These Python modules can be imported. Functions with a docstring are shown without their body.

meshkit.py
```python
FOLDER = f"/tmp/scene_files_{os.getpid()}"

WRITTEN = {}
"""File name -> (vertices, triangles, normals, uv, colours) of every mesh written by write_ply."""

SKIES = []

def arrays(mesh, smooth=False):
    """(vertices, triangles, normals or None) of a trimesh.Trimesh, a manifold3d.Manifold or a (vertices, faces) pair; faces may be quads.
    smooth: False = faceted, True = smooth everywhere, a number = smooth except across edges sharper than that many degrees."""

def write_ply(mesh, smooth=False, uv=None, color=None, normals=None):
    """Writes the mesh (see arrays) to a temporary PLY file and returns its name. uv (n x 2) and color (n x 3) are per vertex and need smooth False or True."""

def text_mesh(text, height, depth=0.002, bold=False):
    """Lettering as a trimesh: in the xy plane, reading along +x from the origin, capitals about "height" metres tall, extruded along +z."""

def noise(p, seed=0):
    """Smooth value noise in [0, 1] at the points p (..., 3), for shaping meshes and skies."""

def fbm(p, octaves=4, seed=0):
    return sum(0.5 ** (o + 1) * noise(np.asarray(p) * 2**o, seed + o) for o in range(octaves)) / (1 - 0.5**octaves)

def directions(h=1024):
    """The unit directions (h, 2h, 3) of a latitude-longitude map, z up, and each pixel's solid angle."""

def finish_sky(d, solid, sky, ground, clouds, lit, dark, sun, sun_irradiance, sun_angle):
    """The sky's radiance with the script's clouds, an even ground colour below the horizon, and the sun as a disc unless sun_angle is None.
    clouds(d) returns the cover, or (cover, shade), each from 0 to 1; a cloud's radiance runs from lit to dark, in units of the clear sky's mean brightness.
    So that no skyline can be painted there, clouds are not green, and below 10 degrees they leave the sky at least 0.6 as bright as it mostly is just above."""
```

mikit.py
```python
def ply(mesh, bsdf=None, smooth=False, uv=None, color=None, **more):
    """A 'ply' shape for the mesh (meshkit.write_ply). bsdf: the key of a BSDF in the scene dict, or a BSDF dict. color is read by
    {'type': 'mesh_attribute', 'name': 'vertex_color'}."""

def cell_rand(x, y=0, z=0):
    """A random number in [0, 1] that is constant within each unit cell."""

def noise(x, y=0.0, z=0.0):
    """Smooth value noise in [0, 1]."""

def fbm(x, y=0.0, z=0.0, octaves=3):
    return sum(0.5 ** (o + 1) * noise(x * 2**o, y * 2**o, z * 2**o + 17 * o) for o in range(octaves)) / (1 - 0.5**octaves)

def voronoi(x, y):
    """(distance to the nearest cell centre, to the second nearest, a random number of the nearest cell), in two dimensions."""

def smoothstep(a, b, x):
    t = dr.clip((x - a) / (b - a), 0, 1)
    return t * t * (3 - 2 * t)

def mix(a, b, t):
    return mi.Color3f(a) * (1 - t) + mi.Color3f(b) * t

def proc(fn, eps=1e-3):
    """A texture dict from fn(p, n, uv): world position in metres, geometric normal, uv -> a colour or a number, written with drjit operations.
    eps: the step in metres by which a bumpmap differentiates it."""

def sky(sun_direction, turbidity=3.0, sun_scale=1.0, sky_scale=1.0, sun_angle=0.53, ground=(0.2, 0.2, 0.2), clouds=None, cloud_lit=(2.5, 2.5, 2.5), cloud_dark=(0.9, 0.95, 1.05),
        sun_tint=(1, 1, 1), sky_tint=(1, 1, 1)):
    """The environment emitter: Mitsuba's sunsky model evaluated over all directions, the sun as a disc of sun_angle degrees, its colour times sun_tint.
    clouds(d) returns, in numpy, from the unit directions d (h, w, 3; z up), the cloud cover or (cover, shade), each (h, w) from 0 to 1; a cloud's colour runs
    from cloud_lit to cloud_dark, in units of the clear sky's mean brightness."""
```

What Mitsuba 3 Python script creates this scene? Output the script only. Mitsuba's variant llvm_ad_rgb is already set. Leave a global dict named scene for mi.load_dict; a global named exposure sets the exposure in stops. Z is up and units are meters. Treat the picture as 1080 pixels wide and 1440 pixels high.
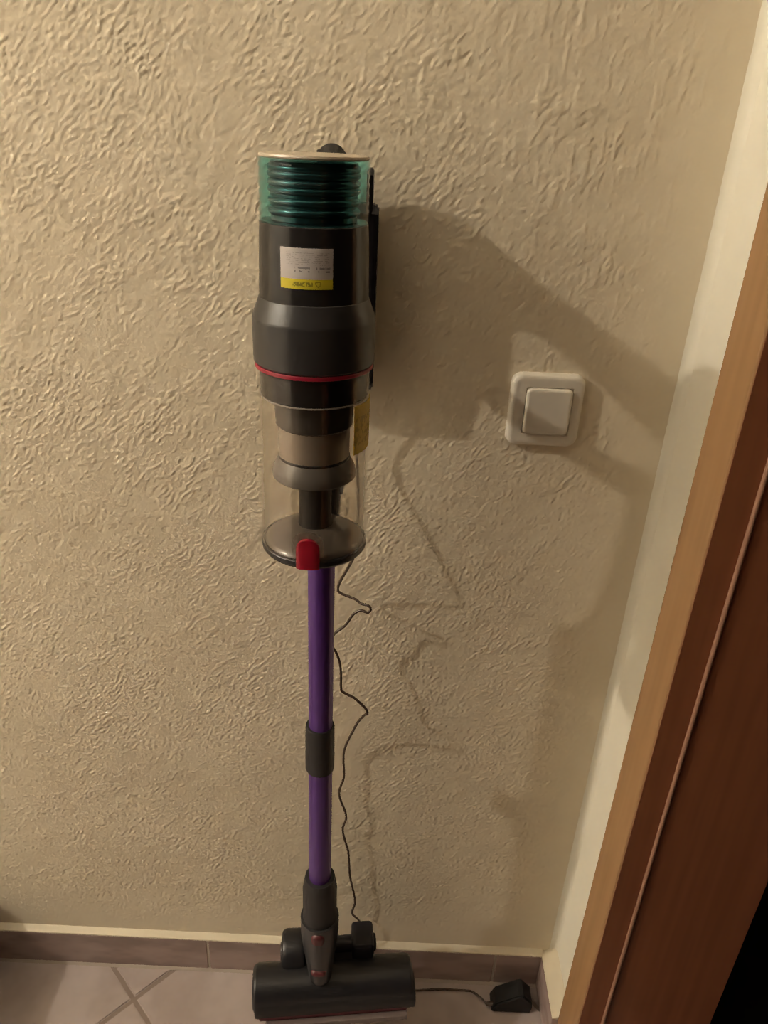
import math
import numpy as np
import trimesh
import manifold3d as m3
import shapely
from shapely.geometry import Polygon, box as sbox
from shapely import affinity
from scipy import ndimage
import drjit as dr
import mitsuba as mi
import mikit
from mikit import proc, noise, fbm, smoothstep, mix

T = mi.ScalarTransform4f
scene, labels = {'type': 'scene'}, {}

# ------------------------------------------------------------------ camera
F_PX = 1060.0
RIGHT = np.array([0.9989, 0.0235, 0.0415])
DOWN = np.array([0.0477, -0.4531, -0.8902])
FWD = np.array([-0.0021, 0.8912, -0.4537])
CAM = np.array([0.0, -0.82, 1.33])
scene['camera'] = {
    'type': 'perspective', 'fov': 2 * math.degrees(math.atan(540 / F_PX)), 'fov_axis': 'x',
    'near_clip': 0.02, 'far_clip': 30.0,
    'to_world': T().look_at(origin=CAM.tolist(), target=(CAM + FWD).tolist(), up=(-DOWN).tolist()),
}
exposure = -0.12

# ------------------------------------------------------------------ lights: unseen hall bulb for the long shadows, added uplight for fill
LAMP = np.array([-2.54, -0.94, 2.61])
LAMP_POWER = (5700.0, 5130.0, 4280.0)          # radiance of the bulb
BULB_R = 0.0245
ADDED_UPLIGHT = np.array([-1.16, -1.32, 1.95])
ADDED_UPLIGHT_POWER = (1500.0, 1290.0, 1020.0)   # added fill: bulb in the uplight bowl, it only sees the ceiling

# ------------------------------------------------------------------ materials
def principled(name, color, rough, spec=0.5, **kw):
    c = color if isinstance(color, dict) else {'type': 'rgb', 'value': list(color)}
    scene[name] = {'type': 'twosided', 'b': {'type': 'principled', 'base_color': c, 'roughness': rough, 'specular': spec, **kw}}
    return name


def plaster_color(p, n, uv):
    t = fbm(p.x * 9, p.y * 9, p.z * 9, 3)
    return mix((0.545, 0.475, 0.355), (0.61, 0.54, 0.415), t)


principled('mat_plaster', proc(plaster_color), 0.8, 0.25)


def smooth_color(p, n, uv):
    t = fbm(p.x * 14, p.y * 14, p.z * 14, 3)
    return mix((0.57, 0.545, 0.46), (0.62, 0.595, 0.505), t)


principled('mat_smooth_wall', proc(smooth_color), 0.75, 0.25)
principled('mat_ceiling', (0.87, 0.86, 0.84), 0.9, 0.2)
principled('mat_white_wall', (0.80, 0.79, 0.765), 0.9, 0.2)
principled('mat_caulk', (0.56, 0.50, 0.38), 0.6, 0.3)


def tile_color(p, n, uv):
    a = fbm(p.x * 16, p.y * 16, p.z * 16, 4)
    b = fbm(p.x * 70 + 5, p.y * 70, p.z * 70, 3)
    return mix(mix((0.30, 0.245, 0.225), (0.39, 0.33, 0.31), smoothstep(0.3, 0.7, a)), (0.36, 0.305, 0.285), b * 0.5)


principled('mat_floor_tile', proc(tile_color), 0.42, 0.4)


def base_color(p, n, uv):
    a = fbm(p.x * 14, p.y * 14, p.z * 30, 4)
    return mix((0.20, 0.145, 0.13), (0.285, 0.215, 0.195), smoothstep(0.3, 0.7, a))


principled('mat_base_tile', proc(base_color), 0.4, 0.4)
principled('mat_grout', (0.20, 0.155, 0.13), 0.85, 0.2)
principled('mat_light_grout', (0.33, 0.28, 0.24), 0.85, 0.2)


def beech(p, n, uv):
    g = fbm(p.x * 90, p.y * 90, p.z * 5, 3)
    return mix((0.215, 0.118, 0.052), (0.27, 0.155, 0.072), g)


def mahogany(p, n, uv):
    g = fbm(p.x * 120, p.y * 120, p.z * 4, 3)
    return mix((0.150, 0.052, 0.024), (0.205, 0.074, 0.034), g)


principled('mat_casing_wood', proc(beech), 0.45, 0.4)
principled('mat_jamb_wood', proc(mahogany), 0.45, 0.4)
principled('mat_seal', (0.24, 0.125, 0.08), 0.6, 0.3)
principled('mat_baked_dark_room', (0.02, 0.016, 0.014), 0.9, 0.1)  # near-black stands in for the side room being unlit
principled('mat_unseen_wardrobe', (0.030, 0.018, 0.012), 0.5, 0.4)
principled('mat_unseen_box', (0.05, 0.035, 0.025), 0.7, 0.3)
principled('mat_switch', (0.66, 0.62, 0.53), 0.35, 0.5)
principled('mat_black', (0.008, 0.008, 0.0095), 0.36, 0.36)
principled('mat_black_soft', (0.011, 0.0105, 0.011), 0.5, 0.30)
principled('mat_navy_black', (0.006, 0.006, 0.010), 0.4, 0.3)
principled('mat_charcoal', (0.017, 0.0165, 0.0175), 0.27, 0.40)
principled('mat_smoke', (0.009, 0.0085, 0.009), 0.16, 0.36)
principled('mat_gloss_black', (0.010, 0.012, 0.013), 0.10, 0.55)
principled('mat_grey_plastic', (0.085, 0.081, 0.079), 0.35, 0.5)
principled('mat_mid_grey', (0.032, 0.030, 0.029), 0.3, 0.5)
principled('mat_dome', (0.080, 0.070, 0.064), 0.22, 0.5)
principled('mat_mesh', (0.30, 0.265, 0.235), 0.42, 0.5, metallic=0.55)
principled('mat_pale_line', (0.20, 0.18, 0.165), 0.3, 0.5)
principled('mat_cap', (0.34, 0.29, 0.22), 0.3, 0.5)
principled('mat_red', (0.20, 0.004, 0.014), 0.28, 0.5)
principled('mat_red_ring', (0.20, 0.006, 0.020), 0.3, 0.5)
principled('mat_dull_red', (0.050, 0.007, 0.009), 0.4, 0.5)
principled('mat_purple', (0.062, 0.020, 0.145), 0.30, 0.5, metallic=0.35)
principled('mat_cable', (0.030, 0.016, 0.008), 0.4, 0.5)
principled('mat_bumper', (0.12, 0.095, 0.088), 0.35, 0.5)
principled('mat_yellow', (0.44, 0.29, 0.02), 0.45, 0.4)
principled('mat_brush', (0.06, 0.012, 0.018), 0.8, 0.3)
principled('mat_matt_black', (0.005, 0.0048, 0.005), 0.55, 0.2)
principled('mat_metal', (0.5, 0.5, 0.5), 0.3, 0.5, metallic=1.0)
scene['mat_clear'] = {'type': 'thindielectric', 'int_ior': 1.40, 'specular_transmittance': {'type': 'rgb', 'value': [0.95, 0.935, 0.91]}}
scene['mat_teal'] = {'type': 'thindielectric', 'int_ior': 1.30, 'specular_transmittance': {'type': 'rgb', 'value': [0.42, 0.80, 0.82]}}




# ------------------------------------------------------------------ helpers
def put(key, mesh, bsdf, smooth=30, **kw):
    scene[key] = mikit.ply(mesh, bsdf, smooth=smooth, **kw)
    return key


def lab(key, label=None, category=None, group=None, kind=None):
    d = {}
    if label: d['label'] = label
    if category: d['category'] = category
    if group: d['group'] = group
    if kind: d['kind'] = kind
    labels[key] = d


def box(x0, x1, y0, y1, z0, z1):
    b = trimesh.creation.box((x1 - x0, y1 - y0, z1 - z0))
    b.apply_translation(((x0 + x1) / 2, (y0 + y1) / 2, (z0 + z1) / 2))
    return b


def to_tri(man):
    m = man.to_mesh()
    return trimesh.Trimesh(m.vert_properties[:, :3], m.tri_verts, process=False)


def rbox(x0, x1, y0, y1, z0, z1, r, seg=16):
    s = m3.Manifold.sphere(r, seg)
    pts = [s.translate((x, y, z)) for x in (x0 + r, x1 - r) for y in (y0 + r, y1 - r) for z in (z0 + r, z1 - r)]
    return to_tri(m3.Manifold.batch_hull(pts))


def hull_spheres(pts, seg=24):
    return to_tri(m3.Manifold.batch_hull([m3.Manifold.sphere(r, seg).translate(tuple(p)) for *p, r in pts]))


def lathe(prof, x, y, seg=96):
    """prof: (r, z) from top or bottom; rotated about the vertical through (x, y)."""
    prof = np.array(prof, float)
    if prof[0, 1] > prof[-1, 1]:
        prof = prof[::-1]
    m = trimesh.creation.revolve(prof, sections=seg)
    m.apply_translation((x, y, 0))
    return m


def ring(r0, r1, z0, z1, x, y, c=0.0006, seg=96):
    """A closed ring with chamfered edges."""
    prof = [(r0, z0), (r1 - c, z0), (r1, z0 + c), (r1, z1 - c), (r1 - c, z1), (r0, z1), (r0, z0)]
    m = trimesh.creation.revolve(np.array(prof), sections=seg)
    m.apply_translation((x, y, 0))
    return m


def sheet_cyl(prof, x, y, seg=96, a0=0.0, a1=2 * math.pi):
    """An open single sheet of revolution, with normals outward."""
    prof = np.array(prof, float)
    a = np.linspace(a0, a1, seg + 1)
    v = np.array([[x + r * math.cos(t), y + r * math.sin(t), z] for r, z in prof for t in a])
    n = seg + 1
    f = []
    for i in range(len(prof) - 1):
        for j in range(seg):
            a_, b_, c_, d_ = i * n + j, i * n + j + 1, (i + 1) * n + j + 1, (i + 1) * n + j
            f += [[a_, b_, c_], [a_, c_, d_]]
    return trimesh.Trimesh(v, np.array(f), process=False)


def patch(r, t, x, y, a0, a1, z0, z1, seg=24, nz=1, round_=None):
    """A curved slab on a cylinder: azimuth in degrees from the front (-y), positive to the right (+x)."""
    aa = np.radians(np.linspace(a0, a1, seg + 1))
    zz = np.linspace(z0, z1, nz + 1)
    shp = []
    for rr in (r, r + t):
        shp.append(np.array([[x + rr * math.sin(a), y - rr * math.cos(a), z] for z in zz for a in aa]))
    n = seg + 1
    N = len(shp[0])
    f = []
    for i in range(nz):
        for j in range(seg):
            q = [i * n + j, i * n + j + 1, (i + 1) * n + j + 1, (i + 1) * n + j]
            f += [[N + q[0], N + q[1], N + q[2]], [N + q[0], N + q[2], N + q[3]], [q[0], q[2], q[1]], [q[0], q[3], q[2]]]
    def side(idx):
        for u, w in zip(idx[:-1], idx[1:]):
            f.extend([[u, w, N + w], [u, N + w, N + u]])
    side([j for j in range(n)])
    side([nz * n + j for j in range(n)][::-1])
    side([i * n for i in range(nz + 1)][::-1])
    side([i * n + seg for i in range(nz + 1)])
    return trimesh.Trimesh(np.vstack(shp), np.array(f), process=False)


def extrude_x(poly, x0, x1, bevel=0.0):
    """poly in (o, z): o = distance from the back wall. Extruded from x0 to x1, edges bevelled."""
    def solid(pg, a, b):
        m = trimesh.creation.extrude_polygon(pg, b - a, engine='earcut')
        v = np.array(m.vertices)
        m.vertices = np.column_stack([a + v[:, 2], -v[:, 0], v[:, 1]])
        m.fix_normals()
        return m
    if bevel <= 0:
        return solid(poly, x0, x1)
    parts = [solid(poly.buffer(-bevel), x0, x1), solid(poly, x0 + bevel, x1 - bevel), solid(poly.buffer(-bevel * 0.35), x0 + 0.4 * bevel, x1 - 0.4 * bevel)]
    man = [m3.Manifold(m3.Mesh(np.asarray(p.vertices, np.float32), np.asarray(p.faces, np.uint32))) for p in parts]
    return to_tri(man[0] + man[1] + man[2])


def tube(points, r, seg=10, closed_ends=True, smooth_n=0):
    p = np.array(points, float)
    if smooth_n:
        from scipy.interpolate import CubicSpline, PchipInterpolator
        s = np.concatenate([[0], np.cumsum(np.linalg.norm(np.diff(p, axis=0), axis=1))])
        p = PchipInterpolator(s, p)(np.linspace(0, s[-1], smooth_n))
    t = np.gradient(p, axis=0)
    t /= np.linalg.norm(t, axis=1, keepdims=True) + 1e-12
    u = np.cross(t[0], [0.31, 0.7, 0.2]); u /= np.linalg.norm(u)
    rings = []
    for i in range(len(p)):
        u = u - t[i] * (u @ t[i]); u /= np.linalg.norm(u)
        w = np.cross(t[i], u)
        a = np.linspace(0, 2 * math.pi, seg, endpoint=False)
        rings.append(p[i] + r * (np.cos(a)[:, None] * u + np.sin(a)[:, None] * w))
    v = np.vstack(rings + [p[:1], p[-1:]])
    f = []
    for i in range(len(p) - 1):
        for j in range(seg):
            a_, b_ = i * seg + j, i * seg + (j + 1) % seg
            f += [[a_, b_, b_ + seg], [a_, b_ + seg, a_ + seg]]
    n0, n1 = len(v) - 2, len(v) - 1
    for j in range(seg):
        f += [[n0, (j + 1) % seg, j], [n1, (len(p) - 1) * seg + j, (len(p) - 1) * seg + (j + 1) % seg]]
    return trimesh.Trimesh(v, np.array(f), process=False)


cat = trimesh.util.concatenate

# ------------------------------------------------------------------ setting: back wall with troweled plaster relief
XR = 0.3265            # plane of the right wall
HALL_W, HALL_X0, HALL_H = 1.50, -3.4, 2.80
PX0, PX1, PZ0, PZ1, STEP = -0.76, XR + 0.02, 0.04, 1.62, 0.00132


def plaster_relief():
    nx, nz = int((PX1 - PX0) / STEP) + 1, int((PZ1 - PZ0) / STEP) + 1
    rng = np.random.default_rng(7)
    kx, kz = np.meshgrid(np.fft.fftfreq(nx, STEP), np.fft.fftfreq(nz, STEP))

    def field(seed, ang, long_, short, band=0.0):
        w = np.random.default_rng(seed).standard_normal((nz, nx))
        a = math.radians(ang)
        ka, kb = kx * math.cos(a) + kz * math.sin(a), -kx * math.sin(a) + kz * math.cos(a)
        e = 2 * math.pi ** 2 * ((ka * long_) ** 2 + (kb * short) ** 2)
        g = np.exp(-e) - band * np.exp(-3.2 * e)
        o = np.fft.ifft2(np.fft.fft2(w) * g).real
        return o / o.std()

    X, Z = np.meshgrid(PX0 + STEP * np.arange(nx), PZ0 + STEP * np.arange(nz))
    def patches(seed, size, sharp, bias):
        w = ndimage.gaussian_filter(np.random.default_rng(seed).standard_normal((nz, nx)), size / STEP)
        return 1 / (1 + np.exp(-sharp * (w / w.std() - bias)))
    up = 1 / (1 + np.exp(-(X + 0.2 * Z - 0.30) / 0.05))           # long upright strokes near the corner, high up
    up = up * (1 / (1 + np.exp(-(Z - 1.12) / 0.06)))
    wa, wb = patches(11, 0.030, 3, -0.2), patches(12, 0.022, 3, 0.0)
    a = field(1, 40, 0.0021, 0.0013, 0.85)
    b = field(2, 80, 0.0019, 0.0013, 0.85)
    c = field(3, 5, 0.0018, 0.0013, 0.85)
    v = field(4, 88, 0.0110, 0.0015)
    m_ = wa * a + (1 - wa) * (wb * b + (1 - wb) * c)
    m_ = m_ * (1 - up) + up * (0.45 * m_ + 0.75 * v)
    lump = field(5, 30, 0.0090, 0.0065)
    pit = field(7, 50, 0.0022, 0.0016)
    fine = field(6, 60, 0.0013, 0.0010)
    k = 0.70 + 0.50 * patches(13, 0.014, 2.0, 0.1)                # busier and calmer areas
    ridge = np.clip(m_ + 0.45 * lump - 0.25, 0, 1.35) ** 0.9
    dent = np.clip(-pit - 0.75, 0, 1.5)
    h = 0.00036 * k * ridge - 0.00030 * k * dent + 0.00005 * fine + 0.00005 * m_ + 0.00012 * lump
    fade = np.clip((XR - 0.005 - X) / 0.10, 0.12, 1) ** 0.8
    h = h * fade * np.clip((Z - 0.07) / 0.12, 0.35, 1)
    return X, Z, h


Xg, Zg, Hg = plaster_relief()
nz_, nx_ = Xg.shape
vv = np.column_stack([Xg.ravel(), -(Hg + 0.0006).ravel(), Zg.ravel()])
ii = np.arange(nz_ * nx_).reshape(nz_, nx_)
q = np.stack([ii[:-1, :-1].ravel(), ii[:-1, 1:].ravel(), ii[1:, 1:].ravel(), ii[1:, :-1].ravel()], 1)
ff = np.vstack([q[:, [0, 1, 2]], q[:, [0, 2, 3]]])
relief = trimesh.Trimesh(vv, ff, process=False)
put('wall_back', relief, 'mat_plaster', smooth=True)
lab('wall_back', kind='structure')
put('wall_back__backing', cat([box(HALL_X0, PX0, 0.0, 0.1, 0, HALL_H), box(PX0, XR + 0.2, 0.0008, 0.1, 0, PZ1), box(PX0, XR + 0.2, 0.0, 0.1, PZ1, HALL_H)]), 'mat_plaster', smooth=False)

# right wall: smooth plaster strip beside the door, lintel above it, and the wall on the near side
DO0, DO1, DOOR_H, WT = 0.1802, 1.06, 2.0, 0.1715
put('wall_right', cat([box(XR, XR + WT - 0.02, -DO0 + 0.004, 0.06, 0, HALL_H), box(XR, XR + WT - 0.02, -DO1, -DO0 + 0.004, DOOR_H + 0.02, HALL_H), box(XR, XR + WT - 0.02, -HALL_W, -DO1 - 0.004, 0, HALL_H)]), 'mat_smooth_wall', smooth=False)
lab('wall_right', kind='structure')
# plaster fillet in the corner belongs to the right wall
fl = Polygon([(XR, 0.0), (XR - 0.012, 0.0), (XR - 0.0085, 0.0012), (XR - 0.004, 0.0038), (XR - 0.0012, 0.008), (XR, 0.012)])
m = trimesh.creation.extrude_polygon(fl, HALL_H - 0.09, engine='earcut')
m.vertices = np.column_stack([m.vertices[:, 0], -m.vertices[:, 1], m.vertices[:, 2] + 0.09]); m.fix_normals()
put('wall_right__corner_fillet', m, 'mat_smooth_wall', smooth=50)
put('wall_left', box(HALL_X0 - 0.1, HALL_X0, -HALL_W, 0.1, 0, HALL_H), 'mat_white_wall', smooth=False)
lab('wall_left', kind='structure')
put('wall_front', box(HALL_X0 - 0.1, XR + 0.2, -HALL_W - 0.1, -HALL_W, 0, HALL_H), 'mat_white_wall', smooth=False)
lab('wall_front', kind='structure')
put('ceiling', box(HALL_X0 - 0.1, XR + 0.2, -HALL_W - 0.1, 0.1, HALL_H, HALL_H + 0.1), 'mat_ceiling', smooth=False)
lab('ceiling', kind='structure')
# room behind the doorway, its lack of light put into near-black colour
RX = XR + WT
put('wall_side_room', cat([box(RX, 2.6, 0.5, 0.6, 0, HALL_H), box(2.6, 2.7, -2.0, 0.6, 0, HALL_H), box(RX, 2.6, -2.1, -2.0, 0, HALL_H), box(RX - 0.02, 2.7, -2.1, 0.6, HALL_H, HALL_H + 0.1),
                           box(RX - 0.02, RX, 0.05, 0.6, 0, HALL_H), box(RX - 0.02, RX, -2.1, -HALL_W, 0, HALL_H)]), 'mat_baked_dark_room', smooth=False)
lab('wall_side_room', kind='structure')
put('floor_side_room', box(RX - 0.03, 2.7, -2.1, 0.6, -0.06, -0.003), 'mat_baked_dark_room', smooth=False)
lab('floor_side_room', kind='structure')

# floor: grout bed and diagonal tiles
put('floor', box(HALL_X0 - 0.1, RX - 0.03, -HALL_W - 0.1, 0.1, -0.08, -0.0022), 'mat_grout', smooth=False)
lab('floor', kind='structure')
TS, CX, CY = 0.50, -0.3865, -0.0667
hall = sbox(HALL_X0 + 0.002, -HALL_W + 0.002, XR - 0.004, -0.002)
cnt = 0
tiles = []
for i in range(-12, 13):
    for j in range(-12, 13):
        sq = sbox(i * TS + 0.0035, j * TS + 0.0035, (i + 1) * TS - 0.0035, (j + 1) * TS - 0.0035)
        sq = affinity.translate(affinity.rotate(sq, 45, origin=(0, 0)), CX, CY).intersection(hall)
        if sq.is_empty or sq.area < 0.0008:
            continue
        tiles.append(sq)
tiles.sort(key=lambda s: s.distance(shapely.Point(0, -0.1)))
for sq in tiles:
    lo = trimesh.creation.extrude_polygon(sq, 0.0130, engine='earcut'); lo.apply_translation((0, 0, -0.0150))
    top = sq.buffer(-0.0016, join_style=2)
    parts = [lo]
    if not top.is_empty:
        hi = trimesh.creation.extrude_polygon(top, 0.0016, engine='earcut'); hi.apply_translation((0, 0, -0.0020))
        parts.append(hi)
    key = 'floor__tile' + ('' if cnt == 0 else f'_{cnt:03d}')
    put(key, cat(parts), 'mat_floor_tile', smooth=False)
    cnt += 1

# tiled skirting on the back wall
BB_H, BB_T = 0.080, 0.011
put('baseboard_back', box(HALL_X0, XR - 0.02, -0.0098, 0.0, 0, BB_H - 0.003), 'mat_light_grout', smooth=False)
lab('baseboard_back', kind='structure')
seams = [-3.38, -2.80, -2.29, -1.79, -1.28, -0.775, -0.270, 0.225, XR - 0.022]
for k, (a, b) in enumerate(zip(seams[:-1], seams[1:])):
    key = 'baseboard_back__tile' + ('' if k == 0 else f'_{k:03d}')
    put(key, rbox(a + 0.0018, b - 0.0018, -BB_T, -0.0005, 0.003, BB_H, 0.002, 8), 'mat_base_tile')
cp = Polygon([(0, BB_H - 0.002), (BB_T - 0.0005, BB_H - 0.001), (BB_T - 0.001, BB_H + 0.0015), (0.006, BB_H + 0.0035), (0.002, BB_H + 0.007), (0, BB_H + 0.008)])
put('baseboard_back__caulk', extrude_x(cp, HALL_X0, XR - 0.022), 'mat_caulk', smooth=40)
put('baseboard_back__foot_joint', extrude_x(Polygon([(0.004, -0.001), (BB_T + 0.0035, -0.001), (BB_T + 0.0025, 0.0012), (BB_T - 0.001, 0.0045), (0.004, 0.0045)]), HALL_X0, XR - 0.024), 'mat_light_grout', smooth=40)
# and on the right wall up to the door casing
put('baseboard_right', rbox(XR - 0.024, XR + 0.004, -0.1105, 0.004, 0.001, BB_H, 0.002, 8), 'mat_base_tile')
lab('baseboard_right', kind='structure')
cpr = Polygon([(XR - 0.0235, BB_H - 0.001), (XR, BB_H - 0.002), (XR, BB_H + 0.020), (XR - 0.006, BB_H + 0.012), (XR - 0.016, BB_H + 0.004), (XR - 0.0235, BB_H + 0.001)])
m = trimesh.creation.extrude_polygon(cpr, 0.112, engine='earcut')
m.vertices = np.column_stack([m.vertices[:, 0], m.vertices[:, 2] - 0.1105, m.vertices[:, 1]]); m.fix_normals()
put('baseboard_right__caulk', m, 'mat_caulk', smooth=40)

# door frame: casing boards on the hall side, lining through the wall, seal in its rebate
CF = 0.311             # face of the casing
C0, C1 = 0.112, 0.1796
put('door_1', cat([box(CF + 0.0022, XR + WT, -DO0, -DO0 + 0.010, 0, DOOR_H + 0.02), box(XR + 0.012, XR + WT, -DO1, -DO0, DOOR_H, DOOR_H + 0.02), box(XR + 0.012, XR + WT, -DO1 - 0.018, -DO1, 0, DOOR_H + 0.02)]), 'mat_jamb_wood', smooth=False)
lab('door_1', kind='structure')
put('door_1__casing', rbox(CF, XR + 0.002, -C1, -C0, 0.0, DOOR_H + 0.065, 0.003, 12), 'mat_casing_wood')
put('door_1__casing_001', rbox(CF, XR + 0.02, -DO1 - 0.068, -DO1 - 0.002, 0.0, DOOR_H + 0.065, 0.004, 12), 'mat_casing_wood')
put('door_1__casing_002', rbox(CF, XR + 0.02, -DO1 - 0.002, -C1, DOOR_H, DOOR_H + 0.065, 0.004, 12), 'mat_casing_wood')
SX = 0.3465
put('door_1__seal', hull_spheres([(SX, -DO0 - 0.0008, 0.004, 0.0028), (SX, -DO0 - 0.0008, DOOR_H - 0.01, 0.0028)], 12), 'mat_seal')

# ------------------------------------------------------------------ out of view: unseen lamp and furniture shaping light, plus an added fill uplight
put('unseen_hall_lamp__bulb', lathe([(0, LAMP[2] - BULB_R)] + [(BULB_R * math.sin(t), LAMP[2] - BULB_R * math.cos(t)) for t in np.linspace(0.15, 2.5, 14)] + [(0.012, LAMP[2] + 0.042), (0, LAMP[2] + 0.042)], LAMP[0], LAMP[1], 32), 'mat_metal',
    emitter={'type': 'area', 'radiance': {'type': 'rgb', 'value': list(LAMP_POWER)}})
put('unseen_hall_lamp__socket', lathe([(0, LAMP[2] + 0.043), (0.018, LAMP[2] + 0.043), (0.020, LAMP[2] + 0.06), (0.016, LAMP[2] + 0.095), (0, LAMP[2] + 0.095)], LAMP[0], LAMP[1], 32), 'mat_switch')
put('unseen_hall_lamp__rose', lathe([(0, HALL_H - 0.03), (0.045, HALL_H - 0.028), (0.05, HALL_H), (0, HALL_H)], LAMP[0], LAMP[1], 32), 'mat_switch')
put('unseen_hall_lamp__cord', tube([(LAMP[0], LAMP[1], LAMP[2] + 0.09), (LAMP[0], LAMP[1], HALL_H - 0.02)], 0.004), 'mat_switch')
lab('unseen_hall_lamp', 'unseen warm bulb under the hall ceiling, out of view on the left, placed to cast the long shadows', 'lamp')  # out of view, placed to cast the long shadows to the right
ux, uy, uz = ADDED_UPLIGHT  # added for fill: its light bounces off the ceiling into the shadows
put('added_fill_lamp__base', lathe([(0, 0.0), (0.130, 0.0), (0.132, 0.012), (0.120, 0.022), (0.020, 0.030), (0, 0.030)], ux, uy, 48), 'mat_black')
put('added_fill_lamp__pole', lathe([(0, 0.028), (0.011, 0.028), (0.011, uz - 0.03), (0, uz - 0.03)], ux, uy, 24), 'mat_black')
put('added_fill_lamp__bowl', lathe([(0, uz - 0.035), (0.030, uz - 0.035), (0.080, uz - 0.015), (0.125, uz + 0.035), (0.140, uz + 0.085), (0.136, uz + 0.085), (0.120, uz + 0.037), (0.076, uz - 0.010), (0.028, uz - 0.029), (0, uz - 0.029)], ux, uy, 48), 'mat_switch')
ub = trimesh.creation.icosphere(3, 0.035); ub.apply_translation((ux, uy, uz + 0.012))
put('added_fill_lamp__bulb', ub, 'mat_metal', True, emitter={'type': 'area', 'radiance': {'type': 'rgb', 'value': list(ADDED_UPLIGHT_POWER)}})
lab('added_fill_lamp', 'added uplight with an opaque bowl, out of view, its light off the ceiling gives fill', 'added fill lamp')
put('unseen_wardrobe__body', rbox(-0.95, XR - 0.01, -HALL_W + 0.005, -HALL_W + 0.35, 0.0, 2.15, 0.005, 8), 'mat_unseen_wardrobe')
for k, (a, b) in enumerate(((-0.945, -0.535), (-0.53, -0.12), (-0.115, 0.31))):
    put('unseen_wardrobe__door' + ('' if k == 0 else f'_{k:03d}'), rbox(a, b, -HALL_W + 0.35, -HALL_W + 0.37, 0.06, 2.14, 0.004, 8), 'mat_unseen_wardrobe')
lab('unseen_wardrobe', 'unseen dark shallow cabinet along the wall opposite, out of view, placed to darken the reflections', 'unseen_wardrobe')  # out of view, darkens what the vacuum body reflects
put('unseen_box__body', rbox(-0.98, -0.668, -0.30, -0.018, 0.0, 0.165, 0.003, 8), 'mat_unseen_box')
put('unseen_box__lid', rbox(-0.984, -0.664, -0.304, -0.014, 0.158, 0.19, 0.003, 8), 'mat_unseen_box')
lab('unseen_box', 'unseen dark brown box on the floor, out of view on the left, placed to shade the floor', 'box')  # out of view, placed to shade the floor and skirting at the left

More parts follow.
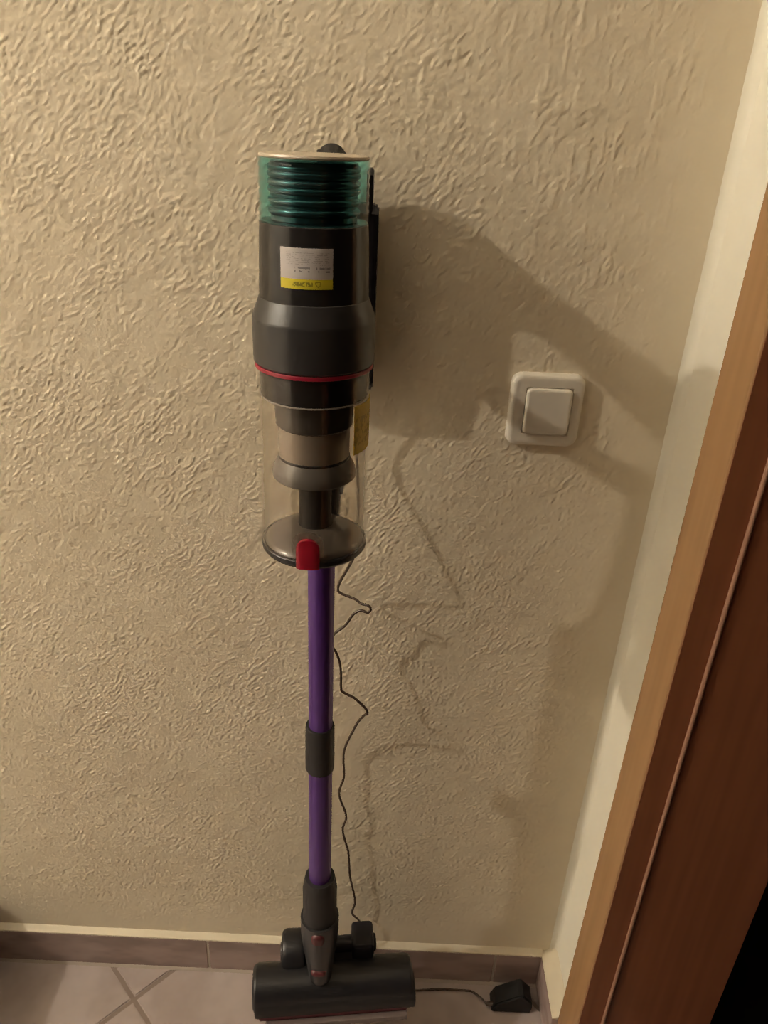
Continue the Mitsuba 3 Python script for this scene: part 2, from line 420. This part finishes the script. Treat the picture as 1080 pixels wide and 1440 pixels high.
# ------------------------------------------------------------------ light switch
def slab_round(x0, x1, z0, z1, o0, o1, rc, e):
    pts = []
    for x in (x0 + rc, x1 - rc):
        for z in (z0 + rc, z1 - rc):
            pts.append(m3.Manifold.cylinder(0.001, rc, rc, 32).rotate((90, 0, 0)).translate((x, -o0, z)))
            a = np.linspace(0, 2 * math.pi, 24, endpoint=False)
            tor = [m3.Manifold.sphere(e, 12).translate((x + (rc - e) * math.cos(t), -(o1 - e), z + (rc - e) * math.sin(t))) for t in a]
            pts += tor
    return to_tri(m3.Manifold.batch_hull(pts))


SX0, SX1, SZ0, SZ1 = 0.1330, 0.2150, 1.0115, 1.0960
frame = slab_round(SX0, SX1, SZ0, SZ1, 0.0, 0.0105, 0.012, 0.0055)
hole = box(0.1495, 0.2025, -0.03, -0.0075, 1.0265, 1.0815)
fm = m3.Manifold(m3.Mesh(np.asarray(frame.vertices, np.float32), np.asarray(frame.faces, np.uint32))) - m3.Manifold(m3.Mesh(np.asarray(hole.vertices, np.float32), np.asarray(hole.faces, np.uint32)))
put('light_switch__frame', to_tri(fm), 'mat_switch', smooth=35)
rk = slab_round(0.1503, 0.2017, 1.0273, 1.0807, 0.006, 0.0145, 0.006, 0.003)
put('light_switch__rocker', rk, 'mat_switch', smooth=35)
lab('light_switch', 'white square light switch with a rocker on the cream wall near the corner', 'light switch')

# ------------------------------------------------------------------ vacuum cleaner
V = 'vacuum_cleaner'
lab(V, 'cordless stick vacuum with purple tube, teal filter and clear bin hanging on the wall', 'vacuum cleaner')
BX, BY = -0.0685, -0.175       # axis of the bin and motor
TX, TY = -0.0670, -0.117       # axis of the tube


def vac(part, mesh, mat, smooth=30, label=None):
    put(f'{V}__{part}', mesh, mat, smooth)
    if label: lab(f'{V}__{part}', label)


# motor housing and filter
vac('filter_core', lathe([(0, 1.262), (0.0345, 1.262), (0.0345, 1.2650)] + sum([[(0.0345, z - 0.0030), (0.0362, z - 0.0016), (0.0366, z), (0.0362, z + 0.0016), (0.0345, z + 0.0030)] for z in (1.2690, 1.2765, 1.2845, 1.2895, 1.2955, 1.3000)], []) + [(0.0342, 1.3045), (0, 1.3045)], BX, BY), 'mat_gloss_black', 40, 'dark ribbed filter seen through the teal shell')
shell = [(0.0435 - 0.0001 * (z > 1.29) + 0.00039 * math.cos(2 * math.pi * (z - 1.2690) / 0.0066) * float(1.2650 < z < 1.3030), z) for z in np.linspace(1.2560, 1.3055, 90)]
vac('filter_shell', sheet_cyl(shell + [(0.0430, 1.3068)], BX, BY), 'mat_teal', True, 'see-through teal filter shell')
vac('filter_cap', lathe([(0, 1.3062), (0.0402, 1.3064), (0.0428, 1.3070), (0.0432, 1.3080), (0.0426, 1.3094), (0.0405, 1.3100), (0.037, 1.3092), (0, 1.3092)], BX, BY), 'mat_cap', 40, 'pale translucent top cap')
vac('motor_housing', lathe([(0, 1.2020), (0.0458, 1.2020), (0.0456, 1.2100), (0.0444, 1.2500), (0.0438, 1.2600), (0.0425, 1.2615), (0, 1.2615)], BX, BY), 'mat_smoke', 30)
vac('collar', lathe([(0, 1.1465), (0.0500, 1.1465), (0.0523, 1.1490), (0.0524, 1.1840), (0.0518, 1.1872), (0.0462, 1.2020), (0.0440, 1.2040), (0, 1.2040)], BX, BY), 'mat_charcoal', 20)
vac('trim_ring', ring(0.045, 0.0515, 1.1432, 1.1468, BX, BY), 'mat_red_ring', 30, 'thin dark red ring')
# bin and cyclone
vac('dust_bin', sheet_cyl([(0.0502, 0.970), (0.0499, 0.980), (0.0486, 1.1410)], BX, BY), 'mat_clear', True, 'clear see-through dust bin')
vac('dust_bin__inner_wall', sheet_cyl([(0.0474, 0.975), (0.0460, 1.1175)], BX, BY), 'mat_clear', True)
vac('cyclone', lathe([(0, 1.1185), (0.0462, 1.1185), (0.0470, 1.1200), (0.0472, 1.1440), (0, 1.1440)], BX, BY), 'mat_smoke', 30)
vac('cyclone__lower_ring', lathe([(0, 1.0885), (0.0325, 1.0885), (0.0345, 1.0905), (0.0356, 1.1190), (0, 1.1190)], BX, BY), 'mat_mid_grey', 30)
vac('cyclone__edge_line', ring(0.044, 0.0474, 1.1173, 1.1187, BX, BY, 0.0003), 'mat_pale_line', 30)
vac('mesh_filter', lathe([(0, 1.0580), (0.0322, 1.0580), (0.0322, 1.0890), (0, 1.0890)], BX, BY), 'mat_mesh', 30, 'grey beige metal mesh filter inside the bin')
vac('shroud', lathe([(0, 1.0375), (0.0360, 1.0375), (0.0384, 1.0395), (0.0386, 1.0430), (0.0374, 1.0480), (0.0330, 1.0565), (0.0318, 1.0585), (0, 1.0585)], BX, BY), 'mat_grey_plastic', 35)
vac('shroud__baked_shade_ring', ring(0.030, 0.0327, 1.0572, 1.0603, BX, BY), 'mat_black', 30)  # black ring stands in for the shadow line under the mesh
vac('stem', lathe([(0, 0.985), (0.0165, 0.985), (0.0152, 0.996), (0.0150, 1.0380), (0, 1.0380)], BX + 0.001, BY), 'mat_black_soft', 35)
vac('bin_lid', lathe([(0, 0.9620), (0.0440, 0.9620), (0.0480, 0.9632), (0.0503, 0.9660), (0.0506, 0.9705), (0.0498, 0.9716), (0.0478, 0.9720), (0.0470, 0.9690), (0, 0.9690)], BX, BY), 'mat_black', 35)
vac('bin_lid__dome', lathe([(0, 0.9695), (0.0470, 0.9695), (0.0468, 0.9725), (0.0425, 0.9765), (0.0340, 0.9810), (0.0250, 0.9848), (0.0170, 0.9875), (0, 0.9880)], BX, BY), 'mat_dome', 50, 'grey brown domed floor of the bin')

# red release latch with a rounded head
def latch(w, z0, z1, r, t):
    zz = np.linspace(z0, z1 - 1e-5, 28)
    rc = w / 2
    rows = []
    for z in zz:
        d = z - (z1 - rc)
        h = rc * math.sqrt(max(0.0, 1 - (d / rc) ** 2)) if d > 0 else rc
        rows.append(max(h, 0.0003))
    n = 16
    va = []
    for rr in (r, r + t):
        for z, h in zip(zz, rows):
            for s in np.linspace(-h, h, n + 1):
                a = (s - 0.0005) / r
                k = 1 - 0.25 * (abs(s) / rc) ** 4 if rr > r else 1.0
                e = r + (rr - r) * k
                va.append((BX + e * math.sin(a), BY - e * math.cos(a), z))
    N, m_ = len(zz) * (n + 1), n + 1
    f = []
    for i in range(len(zz) - 1):
        for j in range(n):
            q_ = [i * m_ + j, i * m_ + j + 1, (i + 1) * m_ + j + 1, (i + 1) * m_ + j]
            f += [[N + q_[0], N + q_[1], N + q_[2]], [N + q_[0], N + q_[2], N + q_[3]], [q_[0], q_[2], q_[1]], [q_[0], q_[3], q_[2]]]
    def side(idx):
        for u, w_ in zip(idx[:-1], idx[1:]):
            f.extend([[u, w_, N + w_], [u, N + w_, N + u]])
    side(list(range(m_))); side([(len(zz) - 1) * m_ + j for j in range(m_)][::-1])
    side([i * m_ for i in range(len(zz))][::-1]); side([i * m_ + n for i in range(len(zz))])
    return trimesh.Trimesh(np.array(va), np.array(f), process=False)


vac('release_latch', latch(0.0205, 0.9655, 0.9965, 0.0498, 0.0045), 'mat_red', 40, 'red release latch on the bin lid')
vac('latch_guide', latch(0.0275, 0.9730, 1.0035, 0.0503, 0.0022), 'mat_clear', 40)

# labels
W_Z0, W_Z1 = 1.2155, 1.2460
def sticker(p, n, uv):
    x, z = (p.x - (BX - 0.021)) / 0.040, (p.z - W_Z0) / (W_Z1 - W_Z0)
    c = mix((0.44, 0.41, 0.40), (0.47, 0.44, 0.43), noise(p.x * 300, p.z * 300))
    row = z * 22
    line = smoothstep(0.35, 0.5, abs(row - dr.floor(row) - 0.5) * 2)
    word = smoothstep(0.35, 0.5, noise(x * 34, dr.floor(row) * 7.3))
    body = dr.select((z > 0.60) & (z < 0.90) & (x > 0.10) & (x < 0.93), 1.0, 0.0)
    c = mix(c, (0.30, 0.28, 0.27), body * (1 - line) * word * 0.75)
    row2 = (z - 0.40) / 0.085
    bold = dr.select((row2 > 0) & (row2 < 2) & (x > 0.26) & (x < 0.95), 1.0, 0.0)
    l2 = smoothstep(0.45, 0.6, abs(row2 - dr.floor(row2) - 0.5) * 2)
    c = mix(c, (0.16, 0.15, 0.16), bold * (1 - l2) * smoothstep(0.35, 0.5, noise(x * 26 + 3, dr.floor(row2) * 5.1)) * 0.8)
    band = dr.select(z < 0.25, 1.0, 0.0)
    c = mix(c, (0.50, 0.42, 0.03), band)
    tl = abs(z - 0.125) / 0.055
    wd = dr.select((x > 0.22) & (x < 0.62), 1.0, 0.0)
    lettr = smoothstep(0.30, 0.45, noise(x * 42, 3.0 + dr.floor(z * 24)))
    c = mix(c, (0.20, 0.17, 0.02), dr.select(tl < 1, 1.0, 0.0) * wd * lettr)
    sx, sz = abs(x - 0.72) / 0.055, (z - 0.125) / 0.085
    inside = dr.select((sz < 0.9) & (sz > -1) & (sx < dr.select(sz > 0, 1.0, 1.0 + sz)), 1.0, 0.0)
    core = dr.select((sz < 0.55) & (sz > -0.6) & (sx < dr.select(sz > 0, 0.62, 0.62 + sz)), 1.0, 0.0)
    return mix(c, (0.24, 0.20, 0.02), (inside - core) * 0.9)


principled('mat_sticker', proc(sticker), 0.4, 0.4)
vac('rating_label', patch(0.0452, 0.0007, BX, BY, -28.5, 24.5, W_Z0, W_Z1), 'mat_sticker', 30, 'white rating sticker with a yellow band along the bottom')
def warn(p, n, uv):
    c = mix((0.40, 0.27, 0.02), (0.46, 0.31, 0.025), noise(p.x * 400, p.y * 400, p.z * 400))
    z = (p.z - 1.072) / 0.040
    k = smoothstep(0.5, 0.62, noise(z * 16, p.y * 600)) * dr.select((z > 0.2) & (z < 0.85), 1.0, 0.0)
    return mix(c, (0.27, 0.17, 0.01), k * 0.7)


principled('mat_warning', proc(warn), 0.45, 0.4)
vac('warning_label', patch(0.0492, 0.0006, BX, BY, 50, 97, 1.0720, 1.1170), 'mat_warning', 30, 'yellow sticker on the right side of the bin')

# handle, battery and trigger behind the body (profile in distance from wall, height)
hp = Polygon([(0.022, 1.250), (0.022, 1.288), (0.030, 1.304), (0.042, 1.3120), (0.056, 1.3115), (0.075, 1.3035), (0.100, 1.2980), (0.135, 1.2920), (0.140, 1.1640), (0.116, 1.1620), (0.068, 1.1620), (0.058, 1.178), (0.040, 1.18), (0.028, 1.20)])
gap = Polygon([(0.0725, 1.253), (0.080, 1.2565), (0.092, 1.2530), (0.110, 1.2400), (0.128, 1.226), (0.130, 1.202), (0.114, 1.1920), (0.0945, 1.1870), (0.078, 1.1930), (0.0725, 1.2050)])
gap = shapely.union_all([affinity.translate(gap, t * 0.0042, t * 0.0066) for t in np.linspace(-1, 1, 9)])
vac('handle', extrude_x(hp.difference(gap).buffer(0.0015).buffer(-0.0015), -0.0810, -0.0550, 0.006), 'mat_black', 25)
vac('hanger_knob', hull_spheres([(-0.0655, -0.048, 1.3010, 0.0145), (-0.0655, -0.066, 1.2935, 0.0140)]), 'mat_black_soft', 40)
vac('side_rail', extrude_x(Polygon([(0.024, 1.250), (0.024, 1.290), (0.030, 1.296), (0.042, 1.296), (0.048, 1.290), (0.048, 1.250)]), -0.0325, -0.0262, 0.002), 'mat_black', 25)
bp = Polygon([(0.012, 1.085), (0.012, 1.256), (0.018, 1.264), (0.042, 1.264), (0.047, 1.256), (0.0485, 1.180), (0.043, 1.084), (0.036, 1.0765), (0.018, 1.0765)])
vac('battery', extrude_x(bp, -0.1060, -0.0205, 0.004), 'mat_navy_black', 25, 'blue-black battery block behind the body')

# tube, collar, connector
vac('inlet_pipe', to_tri(m3.Manifold.batch_hull([m3.Manifold.cylinder(0.004, 0.0140, 0.0140, 48).translate((TX + 0.004, TY - 0.003, 0.950)), m3.Manifold.cylinder(0.004, 0.0128, 0.0128, 48).translate((TX + 0.0085, TY - 0.009, 1.010))]) + m3.Manifold.batch_hull([m3.Manifold.cylinder(0.004, 0.0128, 0.0128, 48).translate((TX + 0.0085, TY - 0.009, 1.010)), m3.Manifold.cylinder(0.004, 0.0105, 0.0105, 48).translate((TX + 0.007, TY - 0.012, 1.160))])), 'mat_mid_grey', 30)
vac('inlet_pipe__clip', rbox(-0.0520, -0.0440, -0.1300, -0.1120, 0.9960, 1.0090, 0.002, 8), 'mat_charcoal')
vac('upper_tube', lathe([(0, 0.665), (0.0146, 0.665), (0.0148, 0.9630), (0, 0.9630)], TX, TY, 64), 'mat_purple', 30, 'metallic purple tube')
vac('tube_collar', lathe([(0, 0.6050), (0.0172, 0.6050), (0.0180, 0.6065), (0.0182, 0.630), (0.0178, 0.6740), (0.0168, 0.6765), (0, 0.6765)], TX - 0.0008, TY, 64), 'mat_black_soft', 25, 'black collar joining the two tube sections')
vac('tube_collar__button', rbox(-0.0745, -0.0605, -0.1030, -0.0880, 0.6250, 0.6600, 0.003, 10), 'mat_black')
vac('lower_tube', lathe([(0, 0.392), (0.0152, 0.392), (0.0150, 0.607), (0, 0.607)], TX, TY, 64), 'mat_purple', 30, 'metallic purple tube')
neck = to_tri(m3.Manifold.batch_hull([m3.Manifold.cylinder(0.002, 0.0200, 0.0205, 64).translate((TX, TY, 0.3980)), m3.Manifold.cylinder(0.002, 0.0233, 0.0240, 64).translate((TX, TY, 0.3760)), m3.Manifold.cylinder(0.002, 0.0240, 0.0238, 64).translate((TX, TY, 0.3150))]))
vac('head_connector', neck, 'mat_black_soft', 30)
H = 'head_connector'
vac('neck', to_tri(m3.Manifold.batch_hull([m3.Manifold.cylinder(0.004, 0.0268, 0.0275, 48).translate((TX, TY, 0.312)), m3.Manifold.cylinder(0.020, 0.0258, 0.0275, 48).translate((TX, TY, 0.265)), m3.Manifold.sphere(0.017, 32).translate((TX + 0.002, TY - 0.012, 0.200)), m3.Manifold.sphere(0.020, 32).translate((TX, TY + 0.012, 0.205))])), 'mat_charcoal', 35)
vac('neck__button', rbox(TX - 0.0095, TX + 0.0095, TY - 0.0290, TY - 0.018, 0.2880, 0.3110, 0.007, 10), 'mat_dull_red', 30, 'dull red release button')
vac('neck__button_001', hull_spheres([(TX - 0.004, TY - 0.0262, 0.2240, 0.0062), (TX + 0.006, TY - 0.0262, 0.2240, 0.0062)]), 'mat_dull_red', 30, 'dull red pivot cap')

# floor head, turned by some degrees
HC, HYAW = np.array([-0.0460, -0.119, 0.0]), math.radians(7.0)
def head(part, mesh, mat, smooth=30, label=None):
    mesh = mesh.copy()
    mesh.apply_transform(trimesh.transformations.rotation_matrix(HYAW, (0, 0, 1)))
    mesh.apply_translation(HC)
    vac(part, mesh, mat, smooth, label)


def xcyl(x0, x1, y, z, r, e=0.004, seg=64):
    """A rounded-edge cylinder along x."""
    c = [m3.Manifold.cylinder(x1 - x0 - 2 * e, r, r, seg).rotate((0, 90, 0)).translate((x0 + e, y, z)), m3.Manifold.cylinder(x1 - x0, r - e, r - e, seg).rotate((0, 90, 0)).translate((x0, y, z)),
         m3.Manifold.cylinder(x1 - x0 - 0.6 * e, r - 0.3 * e, r - 0.3 * e, seg).rotate((0, 90, 0)).translate((x0 + 0.3 * e, y, z))]
    return m3.Manifold.batch_hull(c)


ZH = 0.157
hous = m3.Manifold.batch_hull([xcyl(-0.121, 0.121, 0.002, ZH, 0.0330, 0.006), xcyl(-0.117, 0.117, 0.018, ZH - 0.010, 0.026, 0.004)])
head('head_housing', to_tri(hous), 'mat_black', 25)
low = m3.Manifold.batch_hull([xcyl(-0.118, 0.124, -0.009, ZH - 0.008, 0.026, 0.003), xcyl(-0.118, 0.124, 0.020, ZH - 0.017, 0.018, 0.003)])
head('head_base', to_tri(low), 'mat_black_soft', 25)
head('bumper', rbox(-0.102, 0.112, -0.0405, -0.030, ZH - 0.0370, ZH - 0.0265, 0.002, 8), 'mat_bumper', 30, 'pale grey bumper strip along the front edge')
head('brush_roll', to_tri(xcyl(-0.112, 0.112, -0.014, ZH - 0.017, 0.0200, 0.003)), 'mat_brush', 30)
head('pivot_axle', to_tri(xcyl(-0.055, 0.068, 0.040, 0.192, 0.0125, 0.002)), 'mat_navy_black', 30)
head('wheel', to_tri(xcyl(-0.0780, -0.0420, 0.038, 0.187, 0.0310, 0.008)), 'mat_black', 30)
head('wheel__hub', to_tri(xcyl(-0.0800, -0.0770, 0.038, 0.187, 0.0130, 0.0015)), 'mat_charcoal', 30)
head('drive_cover', rbox(0.0300, 0.0640, 0.018, 0.062, 0.1620, 0.2160, 0.006, 12), 'mat_navy_black', 30)
head('yoke', to_tri(m3.Manifold.batch_hull([xcyl(-0.046, 0.052, 0.020, 0.158, 0.018, 0.004), xcyl(-0.046, 0.052, 0.036, 0.178, 0.014, 0.004)])), 'mat_black_soft', 30)

# wall mount that carries the vacuum
put('wall_mount__plate', rbox(-0.098, -0.030, -0.0110, -0.0002, 1.105, 1.262, 0.003, 8), 'mat_black')
put('wall_mount__hook', rbox(-0.078, -0.054, -0.0225, -0.009, 1.262, 1.276, 0.002, 8), 'mat_black')
lab('wall_mount', 'black wall bracket hidden behind the battery of the hanging vacuum', 'wall bracket')

# ------------------------------------------------------------------ charger with its cable
cab = [(-0.0480, -0.0330, 1.0760), (-0.0360, -0.0260, 1.0550), (-0.0360, -0.0180, 1.0000), (-0.0320, -0.0350, 0.9300), (-0.0355, -0.0500, 0.8767), (-0.0414, -0.0400, 0.8566), (-0.0553, -0.0220, 0.8105), (-0.0500, -0.0230, 0.8060), (-0.0324, -0.0280, 0.8020), (-0.0187, -0.0340, 0.7993), (-0.0125, -0.0370, 0.7960), (-0.0150, -0.0370, 0.7905), (-0.0215, -0.0350, 0.7890), (-0.0273, -0.0340, 0.7900), (-0.0300, -0.0320, 0.7930),
       (-0.0290, -0.0300, 0.7960)]
cab = cab[:9] + [(-0.0240, -0.0325, 0.7985), (-0.0160, -0.0355, 0.7990), (-0.0128, -0.0370, 0.7940), (-0.0165, -0.0370, 0.7890), (-0.0240, -0.0350, 0.7905), (-0.0320, -0.0340, 0.7860), (-0.0450, -0.0340, 0.7650), (-0.0564, -0.0340, 0.7536), (-0.0640, -0.0360, 0.7406), (-0.0548, -0.0370, 0.7245), (-0.0487, -0.0400, 0.7019), (-0.0471, -0.0430, 0.6691), (-0.0279, -0.0460, 0.6573), (-0.0111, -0.0500, 0.6375), (-0.0150, -0.0440, 0.6290),
                 (-0.0294, -0.0230, 0.5838), (-0.0439, -0.0130, 0.5195), (-0.0422, -0.0140, 0.4857), (-0.0488, -0.0160, 0.4514), (-0.0373, -0.0160, 0.4000), (-0.0423, -0.0150, 0.3755), (-0.0325, -0.0150, 0.3207), (-0.0293, -0.0150, 0.2714), (-0.0197, -0.0150, 0.2031), (-0.0238, -0.0150, 0.1796), (-0.0101, -0.0160, 0.1570), (-0.004, -0.018, 0.10), (-0.006, -0.030, 0.03), (0.004, -0.033, 0.004), (0.0300, -0.0335, 0.0022),
                 (0.0908, -0.0301, 0.0022), (0.1477, -0.0262, 0.0022), (0.1848, -0.0268, 0.0022), (0.2024, -0.0368, 0.0022), (0.2150, -0.0480, 0.0030), (0.2215, -0.0500, 0.0060)]
put('power_adapter__cable', tube(cab, 0.00165, 8, smooth_n=700), 'mat_cable', smooth=True)
lab('power_adapter__cable', 'thin dark brown cable running up the wall behind the tube')
ad = Polygon([(0.2180, 0.0005), (0.2860, 0.0005), (0.2880, 0.0100), (0.2860, 0.0280), (0.2700, 0.0460), (0.2620, 0.0440), (0.2260, 0.0200)])
m = trimesh.creation.extrude_polygon(ad.buffer(-0.003).buffer(0.003), 0.026, engine='earcut')
m.vertices = np.column_stack([m.vertices[:, 0], m.vertices[:, 2] - 0.0560, m.vertices[:, 1]]); m.fix_normals()
m2 = trimesh.creation.extrude_polygon(ad.buffer(-0.0025), 0.032, engine='earcut')
m2.vertices = np.column_stack([m2.vertices[:, 0], m2.vertices[:, 2] - 0.0590, m2.vertices[:, 1]]); m2.fix_normals()
put('power_adapter__housing', cat([m, m2]), 'mat_matt_black', 25)
put('power_adapter__strain_relief', hull_spheres([(0.2140, -0.0480, 0.0045, 0.0032), (0.2240, -0.0500, 0.0080, 0.0042)], 12), 'mat_cable', 30)
lab('power_adapter', 'black power adapter on the floor in the corner with a thin cable', 'power adapter')
